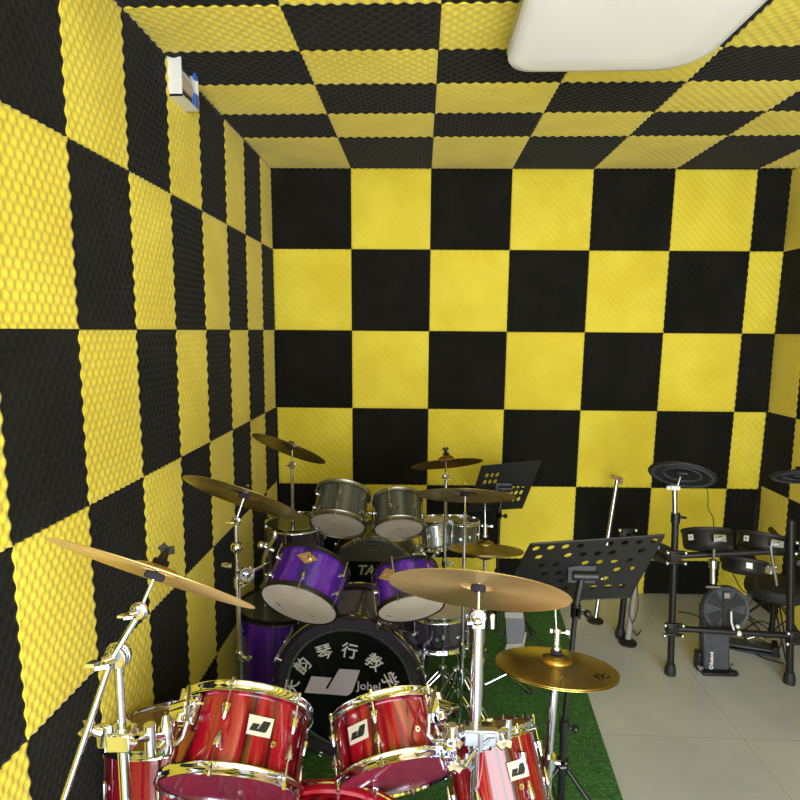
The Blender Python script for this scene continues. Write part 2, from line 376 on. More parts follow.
def wingnut(g,p,ax,s=1.):
    F=zframe(p,ax)
    g.lathe([(1e-4,0),(.008*s,0),(.006*s,.012*s),(1e-4,.014*s)],12,F)
    for k in(-1,1): g.box((k*.012*s,0,.012*s),(.016*s,.004*s,.014*s),F@Matrix.Rotation(k*-.5,4,'Y'))
def mount(root,name,a,z,R,elbow,m='chrome',scale=1.):
    """tom bracket: ball clamp on the shell plus an L-rod leading to world point elbow[-1]"""
    Mx=ROOT[root.name]; F=Matrix.Rotation(math.radians(a),4,'Z'); g=G(); s=scale
    g.box((R+.006,0,z),(.012,.055*s,.07*s),F)
    g.cyl(F@Vector((R+.028*s,-.03*s,z)),F@Vector((R+.028*s,.03*s,z)),.019*s,n=18)
    g.cyl(F@Vector((R+.028*s,0,z-.034*s)),F@Vector((R+.028*s,0,z+.034*s)),.014*s,n=16)
    b=part(g,'mount_bracket',m,root,bevel=.002)
    g=G(); wingnut(g,F@Vector((R+.03*s,.034*s,z)),F.to_3x3()@Vector((0,1,0)),1.3*s); part(g,'wing_nut',m,b)
    p0=Mx@(F@Vector((R+.03*s,0,z+.05*s)))
    g=G(); I=Mx.inverted(); g.path([I@p0]+[I@Vector(q) for q in elbow],.0055*s,12); part(g,'mounting_rod',m,b)
def kick(label,c,R,D,yawdeg,shell,hoop,head,nl=8,ring=None,text=None,group=None,hw='chrome',spur=True,tilt=0):
    """bass drum lying on its side, front head towards the door; c = front head centre"""
    c=Vector(c); base=Vector((c.x,c.y+D/2,0)); Mx=Matrix.Translation(c)@Matrix.Rotation(math.radians(yawdeg),4,'Z')@Matrix.Rotation(PI/2+math.radians(tilt),4,'X')
    t=thing('bass_drum',label,'drum',Matrix.Translation(base),group=group)
    def PP(g,*a,**k): 
        g.v=[tuple(Mx@Vector(p)) for p in g.v]; a=list(a); a=a+[t] if len(a)<3 else a; return part(g,*a,world=True,**k)
    g=G(); g.lathe([(R-.012,-.02),(R-.012,-D+.02),(R-.02,-D+.02),(R-.02,-.02)],96,closed=True); PP(g,'shell',shell,t)
    for z0,nm in((-.03,'front_hoop'),(-D-.005,'rear_hoop')):
        g=G(); g.lathe([(R-.008,z0),(R,z0+.002),(R+.002,z0+.03),(R,z0+.038),(R-.009,z0+.04),(R-.012,z0+.036),(R-.012,z0)],96,closed=True); PP(g,nm,hoop,t,angle=50)
        g=G(); g.lathe([(R+.0015,z0+.014),(R+.004,z0+.017),(R+.0015,z0+.02)],96); PP(g,'hoop_inlay','chrome',t)
    g=G()
    if ring: g.disc(R*ring,-.006,80); PP(g,'front_head',head,t); g=G(); g.disc(R-.011,-.007,80,R*ring); PP(g,'head_ring','darkfilm' if head=='bhead' else head,t)
    else: g.disc(R-.011,-.006,80); PP(g,'front_head',head,t)
    g=G(); g.disc(R-.011,-D+.002,80); PP(g,'batter_head','cream',t)
    for i in range(nl):
        a=2*PI*(i+.5)/nl; F=Matrix.Rotation(a,4,'Z')
        for e,s in((0,-1),(-D,1)):
            g=G(); g.box((R+.006,0,e+s*.0+ (.002 if e==0 else -.0)),(.02,.018,.03),F); g.box((R-.005,0,e+(.012 if e==0 else -.012)),(.024,.016,.006),F)
            cl=PP(g,'claw_hook',hw,t,bevel=.003)
            g=G(); g.cyl(F@Vector((R+.012,0,e-s*.035)),F@Vector((R+.012,0,e+s*.12)),.003,n=8); PP(g,'tension_rod',hw,cl)
        g=G(); g.cyl(F@Vector((R+.004,0,-D*.5-.05)),F@Vector((R+.004,0,-D*.5+.05)),.011,n=12); PP(g,'lug',hw,t)
    if spur:
        for s in(-1,1):
            g=G(); p=Mx@Vector((s*(R-.005),-R*.25,-.1)); q=Vector((p.x+s*.13,p.y-.10,.0))
            g.cyl(p,q+Vector((0,0,.012)),.007); g.box((0,0,0),(.03,.05,.05),Matrix.Translation(p)); l=part(g,'spur',hw,t,world=True)
            g=G(); g.lathe([(.009,0),(.011,.012),(.008,.03)],10,Matrix.Translation(q),cap=True); part(g,'rubber_foot','rubber',l,world=True)
    return t,Mx,PP
# ------------------------------------------------------------------ cymbals
def cymbal(label,Mx,R,m='brass',wing=False,clutch=False,bell=.24,group=None,pair=False,logo=False,name='cymbal',felt_under=True,mark=None,cat='cymbal',depth=1.):
    """Mx at the rim-plane centre, z up"""
    t=thing(name,label,cat,Mx,group=group)
    rb=R*bell; hb=.028*depth*R/.2; rise=.022*depth*R/.2
    pr=[]
    for i in range(15):
        u=i/14.; r=R-(R-rb)*u; pr.append((r,rise*(u**.8)))
    for i in range(1,9):
        a=i/8.*PI/2; pr.append((max(rb*math.cos(a),.006),rise+hb*math.sin(a)))
    th=.0016
    prof=pr+[(r,z-th) for r,z in pr[::-1]]
    g=G(); g.lathe(prof,96,closed=True); cy=part(g,'bow',m,t,angle=35)
    top=rise+hb
    if felt_under:
        g=G(); g.lathe([(.005,top-.03),(.019,top-.03),(.021,top-.024),(.019,top-.016),(.005,top-.014)],18); part(g,'felt_washer','felt',t)
    g=G(); g.lathe([(.005,top),(.016,top),(.017,top+.006),(.015,top+.011),(.005,top+.012)],18); part(g,'felt_washer','felt',t)
    if wing:
        g=G(); wingnut(g,(0,0,top+.012),(0,0,1),1.2); part(g,'wing_nut','ink',t)
    if clutch:
        g=G(); g.lathe([(.004,top+.01),(.013,top+.01),(.013,top+.02),(.009,top+.024),(.009,top+.055),(.013,top+.058),(.013,top+.07),(.004,top+.072)],18); g.cyl((0,0,top+.06),(.028,0,top+.062),.003); g.box((.03,0,top+.063),(.009,.004,.009)); g.box((-.014,0,top+.062),(.008,.005,.009)); part(g,'clutch','chrome',t)
    if pair:
        g=G(); g.lathe([(r,-z-.006) for r,z in prof],96,closed=True); part(g,'lower_cymbal',m,t,angle=35)
    if logo:
        # small printed black emblem near the rim
        g=G()
        def zz(u): r=R-(R-rb)*u; return r,rise*(u**.8)+.0006
        for (u0,a0,u1,a1) in logo:
            pts=[]
            for k in range(6):
                w=k/5.; u=u0+(u1-u0)*w; a=math.radians(a0+(a1-a0)*w); r,z=zz(u); pts.append((r*math.cos(a),r*math.sin(a),z))
            g.path(pts,.0017,6)
        part(g,'printed_emblem','ink',t)
    return t
# ------------------------------------------------------------------ stands
def tripod(t,B,h,spread,az,r=.009,m='chrome',double=True,foot='rubber',n=3,brace=.35,azs=None):
    B=Vector(B)
    for k in range(n):
        a=math.radians(azs[k] if azs else az+360*k/n); d=Vector((math.cos(a),math.sin(a),0)); sd=Vector((-d.y,d.x,0))*.012
        top=B+Vector((0,0,h))+d*.02; end=B+d*spread+Vector((0,0,.018)); g=G()
        if double:
            for s in(-1,1): g.path([top+sd*s,end+sd*s*.6],r*.5,8)
        else: g.path([top,end],r,10)
        l=part(g,'leg',m,t,world=True)
        g=G(); mid=top.lerp(end,.5); low=B+Vector((0,0,h*brace))
        g.path([low+d*.01,mid],r*.42,8); part(g,'leg_brace',m,l,world=True)
        g=G(); g.ball(tuple(end),.016,12,(1.1,1.1,1.1)); part(g,'rubber_foot',foot,l,world=True)
    g=G(); c0=B+Vector((0,0,h)); g.cyl(c0-Vector((0,0,.02)),c0+Vector((0,0,.03)),.02,n=16); part(g,'leg_collar',m,t,world=True)
    g=G(); g.cyl(c0+Vector((0,0,h*(brace-1)-.015)),c0+Vector((0,0,h*(brace-1)+.015)),.018,n=16)
    part(g,'leg_collar',m,t,world=True)
def stand(label,cat,B,segs,name='cymbal_stand',m='chrome',az=90,spread=.3,h=.42,group=None,wings=True,legs=True,double=True,knob='chrome',base=None,r_leg=.009,azs=None,brace=.35):
    """segs: list of (p0,p1,r,part name); a collar with a wing screw sits on each joint"""
    base=Vector(base if base is not None else B)
    t=thing(name,label,cat,loc=(base.x,base.y,0),group=group)
    for i,(p0,p1,r,nm) in enumerate(segs):
        p0,p1=Vector(p0),Vector(p1)
        g=G(); g.cyl(p0,p1,r,n=18); part(g,nm,m,t,world=True)
        if wings and i>0 and nm!='boom_arm':
            g=G(); u=(p1-p0).normalized(); rr=max(r,Vector(segs[i-1][2:3]*3).x if False else segs[i-1][2])+.005
            g.cyl(p0-u*.03,p0+u*.008,rr,n=18); c=part(g,'height_collar',m,t,world=True)
            g=G(); wingnut(g,p0-u*.012+Vector((rr,-.004,0)),(1,-.35,0),1.2); part(g,'wing_nut',knob,c,world=True)
    if legs: tripod(t,(base.x,base.y,0),h,spread,az,m=m,double=double,r=r_leg,azs=azs,brace=brace)
    return t
def tilter(t,p,ax,m='chrome',s=1.):
    g=G(); ax=Vector(ax).normalized(); side=ax.cross(Vector((0,1,0))).normalized() if abs(ax.y)<.9 else Vector((1,0,0))
    g.cyl(Vector(p)-Vector((0,.013*s,0)),Vector(p)+Vector((0,.013*s,0)),.02*s,n=20)
    g.lathe([(.021*s,-.004),(.024*s,-.002),(.024*s,.002),(.021*s,.004)],24,zframe(p,(0,1,0)),closed=True)
    o=part(g,'tilter',m,t,world=True,bevel=.0015)
    q=G(); wingnut(q,Vector(p)+Vector((-.004,-.016*s,0)),(-.5,-1,.2),1.5*s); part(q,'wing_nut',m,o,world=True)
    return o
def vertical(px,py,z,py2,dx=0):
    """floor-ward point under a seen point"""
    p=at(px,py,z); return p,Vector((p.x+dx,p.y,0))
def floorpt(p,dx=0,dy=0): return Vector((p.x+dx,p.y+dy,0))
WORLD_S,AREA_E,EXPO=1.85,140,.30
def down(Mx,H): return Mx@Matrix.Translation((0,0,-H))
# ================= front kit: red shells
rt1=tom('red rack tom nearest the left wall with silver J badge, tilted to show its underside',dirframe(230,788,1.40,12,15),.163,.172,'red','clearfilm','redfilm',badge=('J',.095,-77),ph=.22,group='rack toms of the red front kit')
rt2=tom('red rack tom beside the tall chrome pole, J badge turned to the left, tilted back',dirframe(397,774,1.50,14,-11),.148,.142,'red','clearfilm','redfilm',badge=('J',.078,-122),ph=.3,group='rack toms of the red front kit')
rt3=tom('small dark red tom on the right of the tall chrome pole, with batter head up',down(dirframe(487,731,1.66,-7,-13),.20),.128,.20,'red','wood','redfilm',badge=('J',.115,-62),ph=.1,group='rack toms of the red front kit')
ft=tom('see-through red floor tom behind the boom stand by the left wall',down(dirframe(166,728,1.78,-21,0),.36),.167,.36,'red2','clearfilm','redfilm',nl=6,ph=.4,legs=[(-60,-.12),(60,-.12),(180,-.12)])
mount(rt1,'tom_mount',-143,.125,.163,[at(187,722,1.31),at(183,736,1.31),at(178,743,1.31),at(166,745,1.31)])
mount(rt2,'tom_mount',-38,.10,.148,[at(429,715,1.42),at(428,734,1.42),at(434,741,1.42),at(448,741,1.44)])
mount(rt3,'tom_mount',-150,.16,.128,[at(446,738,1.56),at(452,742,1.54)],scale=.8)
kick('red bass drum at the bottom edge under the two red rack toms',(.73,1.0,.315),.29,.38,0,'red','redhoop','redfilm',nl=8,spur=True)
# left boom stand with its crash
cl=dirframe(155,575,1.15,3,25)
pt=at(118,655,1.13); bs=Vector((pt.x,pt.y,0)); j=at(124,735,1.13); j.x,j.y=pt.x,pt.y
s=stand('chrome boom cymbal stand by the left wall at the red kit','cymbal stand',bs,[(Vector((bs.x,bs.y,.12)),Vector((bs.x,bs.y,.56)),.0125,'base_tube'),(Vector((bs.x,bs.y,.56)),Vector((pt.x,pt.y,j.z)),.011,'middle_tube'),(Vector((pt.x,pt.y,j.z)),pt,.0085,'upper_tube')],az=40,spread=.27)
tilter(s,pt,(1,0,0),s=1.1)
g=G(); e=cl@Vector((0,0,.0)); g.cyl(at(52,835,1.08),pt+Vector((-.004,-.02,0)),.0062,n=14); g.cyl(pt+Vector((-.004,-.02,0)),at(137,617,1.13),.0062,n=14); part(g,'boom_arm','chrome',s,world=True)
g=G(); g.cyl(at(137,617,1.13),cl@Vector((0,0,.045)),.0035,n=10); part(g,'cymbal_rod','chrome',s,world=True)
tilter(s,at(139,611,1.13),(1,0,0),s=.75)
cymbal('long bronze crash cymbal seen almost edge-on in front of the left wall, nearest to us',cl,.21,'brass',wing=True,depth=.4,group='crash cymbals of the red front kit')
# clamp with second arm on the left stand
g=G(); c=Vector((pt.x,pt.y,j.z))
t=thing('multi_clamp','chrome clamp on the left boom stand holding the red rack tom rod','clamp',loc=(c.x,c.y,c.z-.03))
g.box(tuple(c+Vector((.0,0,-.02))),(.05,.04,.04)); g.box(tuple(c+Vector((-.03,-.01,-.01))),(.03,.012,.05)); part(g,'clamp_body','chrome',t,world=True,bevel=.004)
g=G(); wingnut(g,c+Vector((-.035,-.01,.0)),(-1,-.4,.5),1.6); part(g,'wing_nut','chrome',t,world=True)
g=G(); q=at(150,738,1.2); g.cyl(c+Vector((.02,0,-.02)),q,.008); g.cyl(q+Vector((0,0,-.035)),q+Vector((0,0,.03)),.012); part(g,'clamp_arm','chrome',t,world=True)
q2=at(166,735,1.27)
g=G(); g.cyl(q,q2,.007); g.lathe([(1e-4,-.045),(.012,-.04),(.016,-.01),(.013,.0),(.018,.02),(.012,.035),(.008,.05),(1e-4,.052)],16,Matrix.Translation(q2)); part(g,'tom_clamp','chrome',t,world=True)
g=G(); wingnut(g,q2+Vector((0,-.016,-.01)),(-.3,-1,0),1.4); part(g,'wing_nut','chrome',t,world=True)
# tall pole with the big crash
cr=dirframe(478,592,1.50,11.2,4); pb=at(478,622,1.46); bs=Vector((pb.x,pb.y,0)); q=at(478,720,1.5)
hz=at(478,722,1.5).z+.02
hz=pb.z-(722-622)/574*1.46*1.13
s=stand('tall thick chrome cymbal stand between the red toms carrying the large crash','cymbal stand',bs,[(Vector((bs.x,bs.y,.1)),Vector((bs.x,bs.y,hz)),.0125,'base_tube'),(Vector((bs.x,bs.y,hz)),pb,.0165,'upper_tube')],az=75,spread=.30,wings=True)
tilter(s,pb+Vector((0,0,.012)),(1,0,0),s=.9)
g=G(); g.box(tuple(pb+Vector((0,0,.005))),(.035,.03,.035)); g.box(tuple(pb+Vector((.035,-.01,.008))),(.012,.012,.04)); part(g,'tilter_clamp','chrome',s,world=True,bevel=.003)
g=G(); g.cyl(pb+Vector((0,0,.01)),cr@Vector((0,0,.065)),.0042,n=12); part(g,'cymbal_rod','chrome',s,world=True)
cymbal('largest bronze crash cymbal on the tall chrome pole, seen from below',cr,.236,'brass',group='crash cymbals of the red front kit',bell=.2,depth=.55)
g=G(); c=Vector((bs.x,bs.y,hz))
t=thing('multi_clamp','wide chrome multi clamp halfway up the tall crash pole between two red toms','clamp',loc=(c.x,c.y,c.z-.03))
g.box(tuple(c+Vector((.012,-.004,-.018))),(.085,.036,.05)); part(g,'clamp_body','chrome',t,world=True,bevel=.004)
g=G(); g.box(tuple(c+Vector((.012,-.03,-.018))),(.012,.014,.056)); g.box(tuple(c+Vector((.012,-.024,.008))),(.085,.02,.008)); part(g,'clamp_jaw','chrome_dull',t,world=True,bevel=.002)
for k,(dx,dz) in enumerate([(-.05,.0),(.066,.0),(-.02,-.06)]):
    g=G(); wingnut(g,c+Vector((dx,-.02,dz-.01)),(.2*(1 if dx>0 else -1),-1,-.3),1.4); part(g,'wing_nut','chrome',t,world=True)
e1=at(452,741,1.46); g=G(); g.cyl(c+Vector((-.03,0,-.02)),e1,.009); g.cyl(e1+Vector((0,0,-.04)),e1+Vector((0,0,.045)),.014,n=16); g.box(tuple(e1+Vector((-.01,-.015,.01))),(.04,.03,.03)); part(g,'clamp_arm','chrome',t,world=True,bevel=.003)
g=G(); wingnut(g,e1+Vector((-.012,-.03,.015)),(-.5,-1,.4),1.6); part(g,'wing_nut','chrome',t,world=True)
g=G(); wingnut(g,e1+Vector((.01,-.02,-.03)),(-.2,-1,-.4),1.4); part(g,'wing_nut','chrome',t,world=True)
e2=at(508,728,1.52); g=G(); g.cyl(c+Vector((.05,0,-.012)),e2,.009); g.cyl(e2+Vector((0,0,-.03)),e2+Vector((0,0,.03)),.010,n=16); part(g,'clamp_arm','chrome',t,world=True)
g=G(); g.cyl(c+Vector((.0,-.02,-.05)),c+Vector((-.03,-.05,-.075)),.005); g.cyl(c+Vector((.0,-.02,-.05)),c+Vector((.035,-.04,-.03)),.005); part(g,'key_rod','chrome',t,world=True)
# hi-hat of the red kit
hf=dirframe(556,666,1.66,-17.5,1.5); top=at(553,690,1.66); bs=Vector((top.x-.02,top.y,0)); mid=top.lerp(bs,.28)
s=stand('chrome hi-hat stand in front of the black music stand pole','hi-hat stand',bs,[(bs+Vector((0,0,.08)),mid,.0165,'base_tube'),(mid,hf@Vector((0,0,-.02)),.0115,'upper_tube')],name='hi_hat_stand',az=80,spread=.26,h=.3)
g=G(); g.cyl(hf@Vector((0,0,-.02)),hf@Vector((0,0,.075)),.0035); u=(at(555,600,1.66)-hf@Vector((0,0,.07))); g.cyl(hf@Vector((0,0,.07)),hf@Vector((0,0,.07))+u,.0033); part(g,'pull_rod','chrome',s,world=True)
g=G(); g.box(tuple(bs+Vector((0,.16,.05))),(.09,.26,.012),None); g.box(tuple(bs+Vector((0,.03,.02))),(.1,.03,.02)); part(g,'footboard','chrome_dull',s,world=True,bevel=.003)
cymbal('golden hi-hat pair with chrome clutch and black emblem, in front of the music stand pole',hf,.173,'brass2',clutch=True,pair=True,depth=.8,name='hi_hat_cymbals',cat='hi-hat',bell=.26,
       logo=[(.42,-34,.42,-20),(.30,-33,.44,-30),(.40,-20,.24,-26),(.22,-24,.2,-14),(.34,-22,.30,-10),(.26,-30,.34,-14),(.42,-26,.26,-36)])
# ================= middle kit: purple shells
tom('purple rack tom on the left with gold diamond badge and pale bottom head',dirframe(299,604,2.22,22,22),.147,.168,'purple','clearfilm','cream','bmetal',hh_=.007,hw_=.004,nl=6,lug='knob',badge=('D',.12,-103),dots=[(-.075,.06),(.06,.05)],group='rack toms of the purple kit',ph=.35)
tom('purple rack tom half hidden by the largest crash, gold diamond badge',dirframe(411,608,2.2,20,-10),.123,.148,'purple','clearfilm','cream','bmetal',hh_=.007,hw_=.004,nl=6,lug='knob',badge=('D',.105,-124),dots=[(-.09,.03)],group='rack toms of the purple kit',ph=.2)
tom('deep purple floor tom against the left wall behind the thin chrome stand',down(dirframe(284,604,2.9,-24,0),.36),.215,.36,'purple','smokefilm','cream','bmetal',lug='knob',ph=.3,legs=[(-50,-.05),(70,-.05),(190,-.05)])
kt,kM,KP=kick('black bass drum with white slanted logo and arched lettering, in the purple kit',at(349,690,2.37),.318,.33,-3,'darkshell','purplehoop','bhead',ring=.80)
def kmesh(g,name,m,label=None):
    return KP(g,name,m,label=label)
kroot=kt
g=G(); g.lathe([(.318*.80,-.0052),(.318*.83,-.0045),(.318*.83,-.0052)],80); kmesh(g,'head_trim_ring','chrome_dull')
g=G(); logo_j(g,.235,Matrix.Translation((-.072,.03,-.0052)),.001); kmesh(g,'logo','lvinyl','large white slanted emblem')
I=ROOT[kroot.name].inverted()
text_mesh('Johel',.05,I@kM@Matrix.Translation((.082,.018,-.0045)),'lettering','lvinyl',kroot,bold=.0004)
for ch,a in zip('天韵琴行教学',(169,140,110,82,53,27)):
    r=.215; aa=math.radians(a); 
    text_mesh(ch,.07,I@kM@Matrix.Translation((-.028+r*math.cos(aa),-.048+r*math.sin(aa),-.0045))@Matrix.Rotation(aa-PI/2,4,'Z'),'lettering','wtext',kroot,bold=.0007)
def strap_stand(): pass
# left cymbal
cM=dirframe(243,498,2.02,8,21.5); p=at(236,521,2.02); bs=Vector((p.x,p.y,0))
pz=lambda py: at(236,py,2.02).z
j1,j2=Vector((p.x,p.y,at(236,575,2.08).z)),p
s=stand('thin chrome cymbal stand close to the left wall, in front of the purple floor tom','cymbal stand',bs,[(Vector((bs.x,bs.y,.1)),Vector((bs.x,bs.y,.62)),.0095,'base_tube'),(Vector((bs.x,bs.y,.62)),j1,.0085,'middle_tube'),(j1,p,.007,'upper_tube')],az=100,spread=.26,h=.4)
g=G(); g.cyl(p,cM@Vector((0,0,.05)),.004); part(g,'cymbal_rod','chrome',s,world=True)
tilter(s,p,(1,0,0),s=.7)
g=G(); g.ball(tuple(p+Vector((0,-.0,-.095))),.022,16); part(g,'memory_ball','chrome',s,world=True)
cymbal('bronze crash tilted to the right over the purple floor tom',cM,.216,'brassd',wing=False,depth=.55)
# tom arm with ring clamp
c=at(247,574,2.02)
t=thing('rod_clamp','chrome ring clamp and bent tom arm reaching from the thin stand to the purple tom','clamp',loc=(c.x,c.y,c.z))
g=G(); g.lathe([(.013,-.012),(.026,-.012),(.026,.012),(.013,.012)],22,zframe(c,(.3,-1,.1)),closed=True); g.cyl(c,p+Vector((0,0,c.z-p.z)),.01); part(g,'ring_clamp','chrome',t,world=True,bevel=.002)
g=G(); wingnut(g,p+Vector((-.02,0,c.z-p.z+.02)),(-1,-.2,.1),1.4); part(g,'wing_nut','chrome',t,world=True)
g=G(); g.path([c+Vector((.02,.0,.01)),at(262,567,2.1),at(266,552,2.15),at(272,543,2.2),at(274,536,2.22)],.007); g.cyl(at(262,545,2.2),at(274,551,2.2),.008); g.ball(tuple(at(261,545,2.19)),.014); g.ball(tuple(at(275,535,2.22)),.013,12,(.8,.8,1.5)); part(g,'bent_rod','chrome',t,world=True)
# right cymbals of the purple kit
cM=dirframe(465,496,2.32,8,1); p=at(465,512,2.3); bs=Vector((p.x,p.y,0))
s=stand('thin chrome cymbal stand seen just left of the tall crash pole','cymbal stand',bs,[(Vector((bs.x,bs.y,.08)),Vector((bs.x,bs.y,.5)),.009,'base_tube'),(Vector((bs.x,bs.y,.5)),p,.0065,'upper_tube')],az=-30,spread=.24,h=.36)
g=G(); g.cyl(p,cM@Vector((0,0,.055)),.0038); part(g,'cymbal_rod','chrome',s,world=True)
cymbal('bronze crash seen edge-on above the largest crash, in front of the small music stand',cM,.203,'brassd',depth=.6)
hM=dirframe(485,549,2.70,-9,1); p=hM@Vector((0,0,-.03)); bs=Vector((p.x,p.y,0)); md=Vector((p.x,p.y,.5))
s=stand('chrome hi-hat stand with a silver-edged footboard, behind the largest crash','hi-hat stand',bs,[(Vector((bs.x,bs.y,.06)),md,.012,'base_tube'),(md,p,.008,'upper_tube')],name='hi_hat_stand',az=15,spread=.25,h=.24)
g=G(); tp=at(485,503,2.70); g.cyl(p,hM@Vector((0,0,.07)),.0036); g.cyl(hM@Vector((0,0,.07)),hM@Vector((0,0,.07))+(tp-hM@Vector((0,0,.07))),.0034); part(g,'pull_rod','chrome',s,world=True)
cymbal('greenish bronze hi-hat pair with a chrome clutch, behind the largest crash',hM,.179,'brassd',clutch=True,pair=True,name='hi_hat_cymbals',cat='hi-hat')
# pedal board standing behind the crash
A1,B1=at(517,613,2.85),at(511,646,2.78)
t=thing('kick_pedal','dark drum pedal board with pale rim standing on the turf behind the large crash','pedal',loc=(B1.x,B1.y,.012))
F=zframe(A1.lerp(B1,.5),(0,-1,.35),(1,0,0)); dz=(A1-B1).length
g=G(); g.prism([(-.04,-dz/2),(.045,-dz/2),(.055,dz*.1),(.05,dz/2),(-.045,dz/2)],-.008,.008,F); part(g,'footboard','dgrey',t,world=True,bevel=.004)
g=G(); g.prism([(-.048,-dz/2-.015),(.05,-dz/2-.01),(.045,-dz/2+.02),(-.04,-dz/2+.012)],-.006,.012,F); g.prism([(.03,-dz/2),(.045,-dz/2),(.06,-.01),(.05,-.01)],-.006,.012,F); g.box((0,dz*.42,.0),(.09,.03,.02),F); part(g,'heel_plate','grey',t,world=True,bevel=.002)
g=G(); 
for a,b in((at(497,606,2.85),at(498,634,2.85)),(at(497,634,2.85),at(507,632,2.85)),(at(520,628,2.85),at(542,645,2.85))): g.cyl(a,b,.007)
part(g,'pedal_frame','bmetal',t,world=True)
# dark snare and its stand
tom('small black snare drum with chrome lugs, under the largest crash beside the black bass drum',down(dirframe(437,607,2.62,-22,0),.13),.155,.13,'darkshell','cream','cream','chrome',nl=8,lug='knob',ph=.2,name='snare_drum')
p=at(437,622,2.62); sb=at(440,650,2.6); bs=Vector((p.x+.03,p.y,0))
t=stand('chrome snare stand with folding arms under the black snare drum','snare stand',bs,[(Vector((bs.x,bs.y,.08)),Vector((bs.x,bs.y,.36)),.009,'base_tube')],name='snare_stand',az=200,spread=.26,h=.22)
for a,b,c3 in((at(430,637,2.55),at(457,637,2.5),.006),(at(436,638,2.55),at(463,656,2.48),.006),(at(440,692,2.4),at(455,670,2.4),.0045),(at(447,694,2.4),at(459,668,2.4),.0045)):
    g=G(); g.cyl(a,b,c3); g.ball(tuple(b),.012); part(g,'basket_arm','chrome',t,world=True)
# ================= back kit: smoke-grey shells
tom('smoke grey rack tom on the left at the back, pale bottom head facing us',dirframe(338,524,2.92,24,10),.134,.168,'greyshell','smokefilm','cream','steel',nl=6,lug='knob',ph=.35,dots=[(-.02,.0)],group='rack toms of the grey kit')
tom('smoke grey rack tom on the right at the back, next to its twin',dirframe(399,528,2.95,24,-3),.122,.155,'greyshell','smokefilm','cream','steel',nl=6,lug='knob',ph=.2,dots=[(.0,.0)],group='rack toms of the grey kit')
kt,kM,KP=kick('clear bass drum at the back with black panel lettered TAMA, between the purple toms',at(372,583,3.38),.275,.33,0,'greyshell','greyshell','smokefilm',hw='chrome')
g=G(); g.box((0,-.03,-.0055),(.30,.32,.002)); KP(g,'logo_panel','bhead')
I=ROOT[kt.name].inverted()
text_mesh('TAMA',.082,I@kM@Matrix.Translation((.02,.075,-.003)),'lettering','badge',kt,bold=.002,shear=.25)
p=at(373,539,3.46); q=at(373,514,3.42)
t=thing('tom_holder','chrome post on the clear bass drum holding the two grey toms','tom holder',loc=p)
g=G(); g.cyl(p-Vector((0,0,.03)),q,.009); part(g,'post','chrome',t,world=True)
g=G(); g.box(tuple(p-Vector((0,0,.03))),(.07,.05,.025)); part(g,'base_plate','chrome',t,world=True,bevel=.004)
for s_ in(-1,1):
    g=G(); g.path([q,q+Vector((s_*.03,0,.01)),q+Vector((s_*.05,-.05,.0))],.007); g.ball(tuple(q+Vector((s_*.045,-.03,.0))),.018); part(g,'tom_arm','chrome',t,world=True)
tom('dark grey floor tom between the left wall and the back rack toms',down(dirframe(296,523,3.05,-18,0),.36),.15,.36,'darkshell','smokefilm','cream','chrome',lug='knob',ph=.2,legs=[(-50,-.25),(70,-.25),(190,-.25)])
tom('bright silver snare drum at the back, right of the grey toms',down(dirframe(434,521,3.12,-14,-6),.13),.078,.13,'silver','cream','cream','chrome',nl=6,lug='knob',name='snare_drum')
tom('small smoke grey tom behind the crash poles, right of the silver snare',down(dirframe(462,521,3.15,-12,4),.13),.085,.13,'greyshell','smokefilm','cream','chrome',nl=6,lug='knob')
cM=dirframe(289,449,2.95,9,22); p=at(292,465,2.93); bs=Vector((p.x,p.y,0))
s=stand('chrome cymbal stand in the far left corner','cymbal stand',bs,[(Vector((bs.x,bs.y,.08)),Vector((bs.x,bs.y,.6)),.011,'base_tube'),(Vector((bs.x,bs.y,.6)),p,.0085,'upper_tube')],az=60,spread=.2,h=.36)
g=G(); g.cyl(p,cM@Vector((0,0,.05)),.0045); part(g,'cymbal_rod','chrome',s,world=True); tilter(s,p,(1,0,0),s=.8)
cymbal('dark bronze cymbal in the far left corner, above all the drums',cM,.2,'brassd',depth=.6)
cM=dirframe(447,464,2.95,7,-6); p=at(446,477,2.93); bs=Vector((p.x,p.y,0))
s=stand('chrome cymbal stand at the back under the small reddish cymbal','cymbal stand',bs,[(Vector((bs.x,bs.y,.08)),Vector((bs.x,bs.y,.6)),.0095,'base_tube'),(Vector((bs.x,bs.y,.6)),p,.0085,'upper_tube')],az=60,spread=.22,h=.36)
g=G(); g.cyl(p,cM@Vector((0,0,.05)),.0045); part(g,'cymbal_rod','chrome',s,world=True); tilter(s,p,(1,0,0),s=.8)
cymbal('small reddish brown cymbal with black wing nut, highest beside the small music stand',cM,.184,'brassr',wing=True)
# small hardware among the kits
for (x,y,z,lb) in((423,556,2.75,'chrome clamp and rods between the purple tom and silver snare'),):
    t=thing('multi_clamp',lb,'clamp',loc=at(x,y,z))
    for k,(a,b) in enumerate([((-14,6),(-2,-6)),((-4,-8),(8,6)),((4,8),(14,-4)),((-10,-2),(6,10))]):
        g=G(); g.cyl(at(x+a[0],y+a[1],z),at(x+b[0],y+b[1],z),.008); g.ball(tuple(at(x+b[0],y+b[1],z)),.017); part(g,'clamp_arm','chrome' if k%2 else 'steel',t,world=True)
